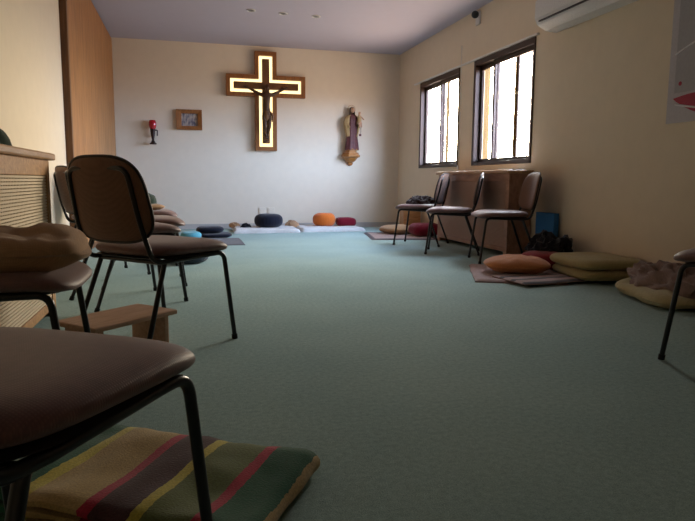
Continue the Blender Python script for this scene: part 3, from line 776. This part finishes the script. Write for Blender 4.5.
# framed picture
pf = thing('framed_picture', 'small picture in a thick wooden frame on the back wall between red lamp and cross', 'picture', (.052, YB-.003, 1.445))
bm = bmesh.new(); fw = .075; W_, H_ = .182, .288
poly_o = [(-W_, 0), (W_, 0), (W_, H_), (-W_, H_)]; poly_i = [(-W_+fw, .055), (W_-fw*.8, .055), (W_-fw*.8, H_-.055), (-W_+fw, H_-.055)]
ring = []
for poly, y in ((poly_o, 0), (poly_o, -.05), (poly_i, -.035), (poly_i, 0)): ring.append([bm.verts.new((p[0], y, p[1])) for p in poly])
for q in range(4):
    A, C_ = ring[q], ring[(q+1) % 4]
    for i in range(4): bm.faces.new((A[i], A[(i+1) % 4], C_[(i+1) % 4], C_[i]))
obj('frame', bm, M['cross_out'], pf, smooth=False, bevel=.003)
obj('print', B(-W_+fw-.005, W_-fw*.8+.005, -.012, -.006, .05, H_-.05), M['print'], pf, smooth=False)

# sanctuary lamp
sl = thing('sanctuary_lamp', 'red glass lamp on a slim dark wall holder at the left of the back wall', 'lamp', (-.455, YB-.003, 1.225))
bm = bmesh.new(); lathe(bm, [(.045, 0), (.048, .012), (.03, .03), (.018, .06), (.022, .10), (.03, .15), (.034, .20), (.038, .215)], 20, (0, -.07, 0))
obj('holder', bm, M['dark_metal'], sl)
obj('wall_arm', T(fillet([(0, 0, .12), (0, -.04, .12), (0, -.07, .14)], .02), .009, 8), M['dark_metal'], sl)
bm = bmesh.new(); lathe(bm, [(.03, .21), (.046, .235), (.052, .27), (.05, .31), (.042, .335), (.036, .34)], 24, (0, -.07, 0))
obj('red_glass', bm, M['red_glass'], sl)
obj('side_hook', T(fillet([(.03, -.07, .2), (.065, -.07, .2), (.06, -.07, .12)], .02), .009, 8), M['dark_metal'], sl)

# wall plates
for k, x in enumerate((1.10, 1.235)):
    t = thing('socket_plate', ['left blank white wall plate low on the back wall above the navy cushion', 'right blank white wall plate low on the back wall above the navy cushion'][k], 'wall plate', (x, YB-.001, .20), 0, 'white wall plates on the back wall')
    obj('plate', B(-.05, .05, -.010, 0, 0, .11), M['plate_pl'], t, smooth=False, bevel=.003)
    obj('insert', B(-.032, .032, -.013, -.009, .022, .088), M['plate_pl'], t, smooth=False, bevel=.002)

# ceiling spots
LB = ['left one of the three small recessed ceiling spotlights near the cross', 'middle one of the three small recessed ceiling spotlights', 'right one of the three small recessed ceiling spotlights']
for k, (x, y) in enumerate(((.77, 7.53), (1.15, 7.56), (1.55, 7.58))):
    t = thing('recessed_spotlight', LB[k], 'ceiling light', (x, y, H-.001), 0, 'recessed ceiling spotlights')
    bm = bmesh.new(); pts = [(.045*cos(2*pi*q/30), .045*sin(2*pi*q/30), -.004) for q in range(31)]; tube(bm, pts, .008, 8)
    obj('ring', bm, M['white_pl'], t)
    bm = bmesh.new(); lathe(bm, [(.042, -.002), (.040, -.006), (.02, -.012), (.004, -.014)], 20); obj('bulb', bm, M['dark_pl'], t)

# security detector under the ceiling
t = thing('motion_detector', 'white motion detector with dark round eye high on the right wall', 'detector', (XR-.001, 6.74, 2.50))
obj('bracket', B(-.022, 0, -.05, .05, 0, .15), M['white_pl'], t, smooth=False, bevel=.008)
bm = bmesh.new(); bmesh.ops.create_uvsphere(bm, u_segments=24, v_segments=16, radius=.042)
for v in bm.verts: v.co += Vector((-.055, -.01, .11))
obj('eye', bm, M['dark_pl'], t)
obj('neck', T([(-.01, 0, .11), (-.035, -.004, .11)], .014, 10), M['white_pl'], t)

# blind cord between the windows
c_ = single('blind_cord', T([(XR-.006, 7.17, 2.36), (XR-.006, 7.17, .90)], .004, 8), M['ledge'], 'thin pale blind cord hanging on the wall between the two windows', 'cord', (0, 0, 0))
obj('cord_holder', B(XR-.018, XR-.001, 7.155, 7.185, .88, .93), M['white_pl'], c_, smooth=False, bevel=.003)

# air conditioner
ac = thing('air_conditioner', 'white split air conditioner high on the right wall', 'air conditioner', (XR-.001, 4.07, 2.065))
L = 1.09
prof = [(0, 0), (-.12, .012), (-.20, .055), (-.225, .10), (-.225, .26), (-.19, .29), (0, .295)]
bm = bmesh.new(); prism(bm, prof, 'Y', 0, L); obj('casing', bm, M['white_pl'], ac, smooth=False, bevel=.01)
bm = bmesh.new(); box(bm, -.215, -.19, .05, L-.06, .070, .082); o = obj('air_slot', bm, M['dark_pl'], ac, smooth=False)
o.location = (-.008, 0, 0)
bm = bmesh.new(); prism(bm, [(-.130, .008), (-.197, .046), (-.205, .048), (-.133, .004)], 'Y', .06, L-.07); obj('louvre', bm, M['white_pl'], ac, smooth=False)
obj('front_panel', B(-.232, -.224, .01, L-.01, .10, .255), M['white_pl'], ac, smooth=False, bevel=.003)

# poster on the right wall
po = thing('poster', 'pale grey poster with crimson swoosh on the right wall, cut by the photo edge', 'poster', (XR-.001, 3.73, 1.14))
obj('sheet', B(-.008, 0, -.72, 0, 0, 1.02), M['poster'], po, smooth=False)
obj('printed_area', B(-.0095, -.007, -.68, -.06, .20, .98), M['poster_in'], po, smooth=False)
bm = bmesh.new()
top_, bot_ = [], []
for i in range(25):
    u = i/24; y = -.055-.62*u
    top_.append((y, .165+.0*u+.02*sin(u*5))); bot_.append((y, .16-.11*sin(min(1, u*1.6)*pi/1.6)-.02*u))
prism(bm, top_+bot_[::-1][:-1], 'X', -.0115, -.009); obj('crimson_swoosh', bm, M['poster_red'], po, smooth=False)
pts = [(-.0115, -.08-.5*i/20, .125-.06*sin(i/20*pi*.6)) for i in range(21)]
obj('white_line', T(pts, .007, 6), M['poster_white'], po)
pts = [(-.011, -.05-.45*i/20, .46+.10*sin(i/20*pi*.5)) for i in range(21)]
obj('white_curve', T(pts, .006, 6), M['poster_white'], po)
bm = bmesh.new(); prism(bm, [(-.11+.014*cos(2*pi*k/20), .26+.014*sin(2*pi*k/20)) for k in range(20)], 'X', -.0115, -.009); obj('red_dot', bm, M['poster_red'], po, smooth=False)

# small items on the right radiator cover
bk = single('booklet', B(-.08, .08, -.11, .11, 0, .018), M['white_pl'], 'white booklet lying on the near end of the long radiator cover', 'booklet', (3.13, 5.62, .846), (0, 0, .2))
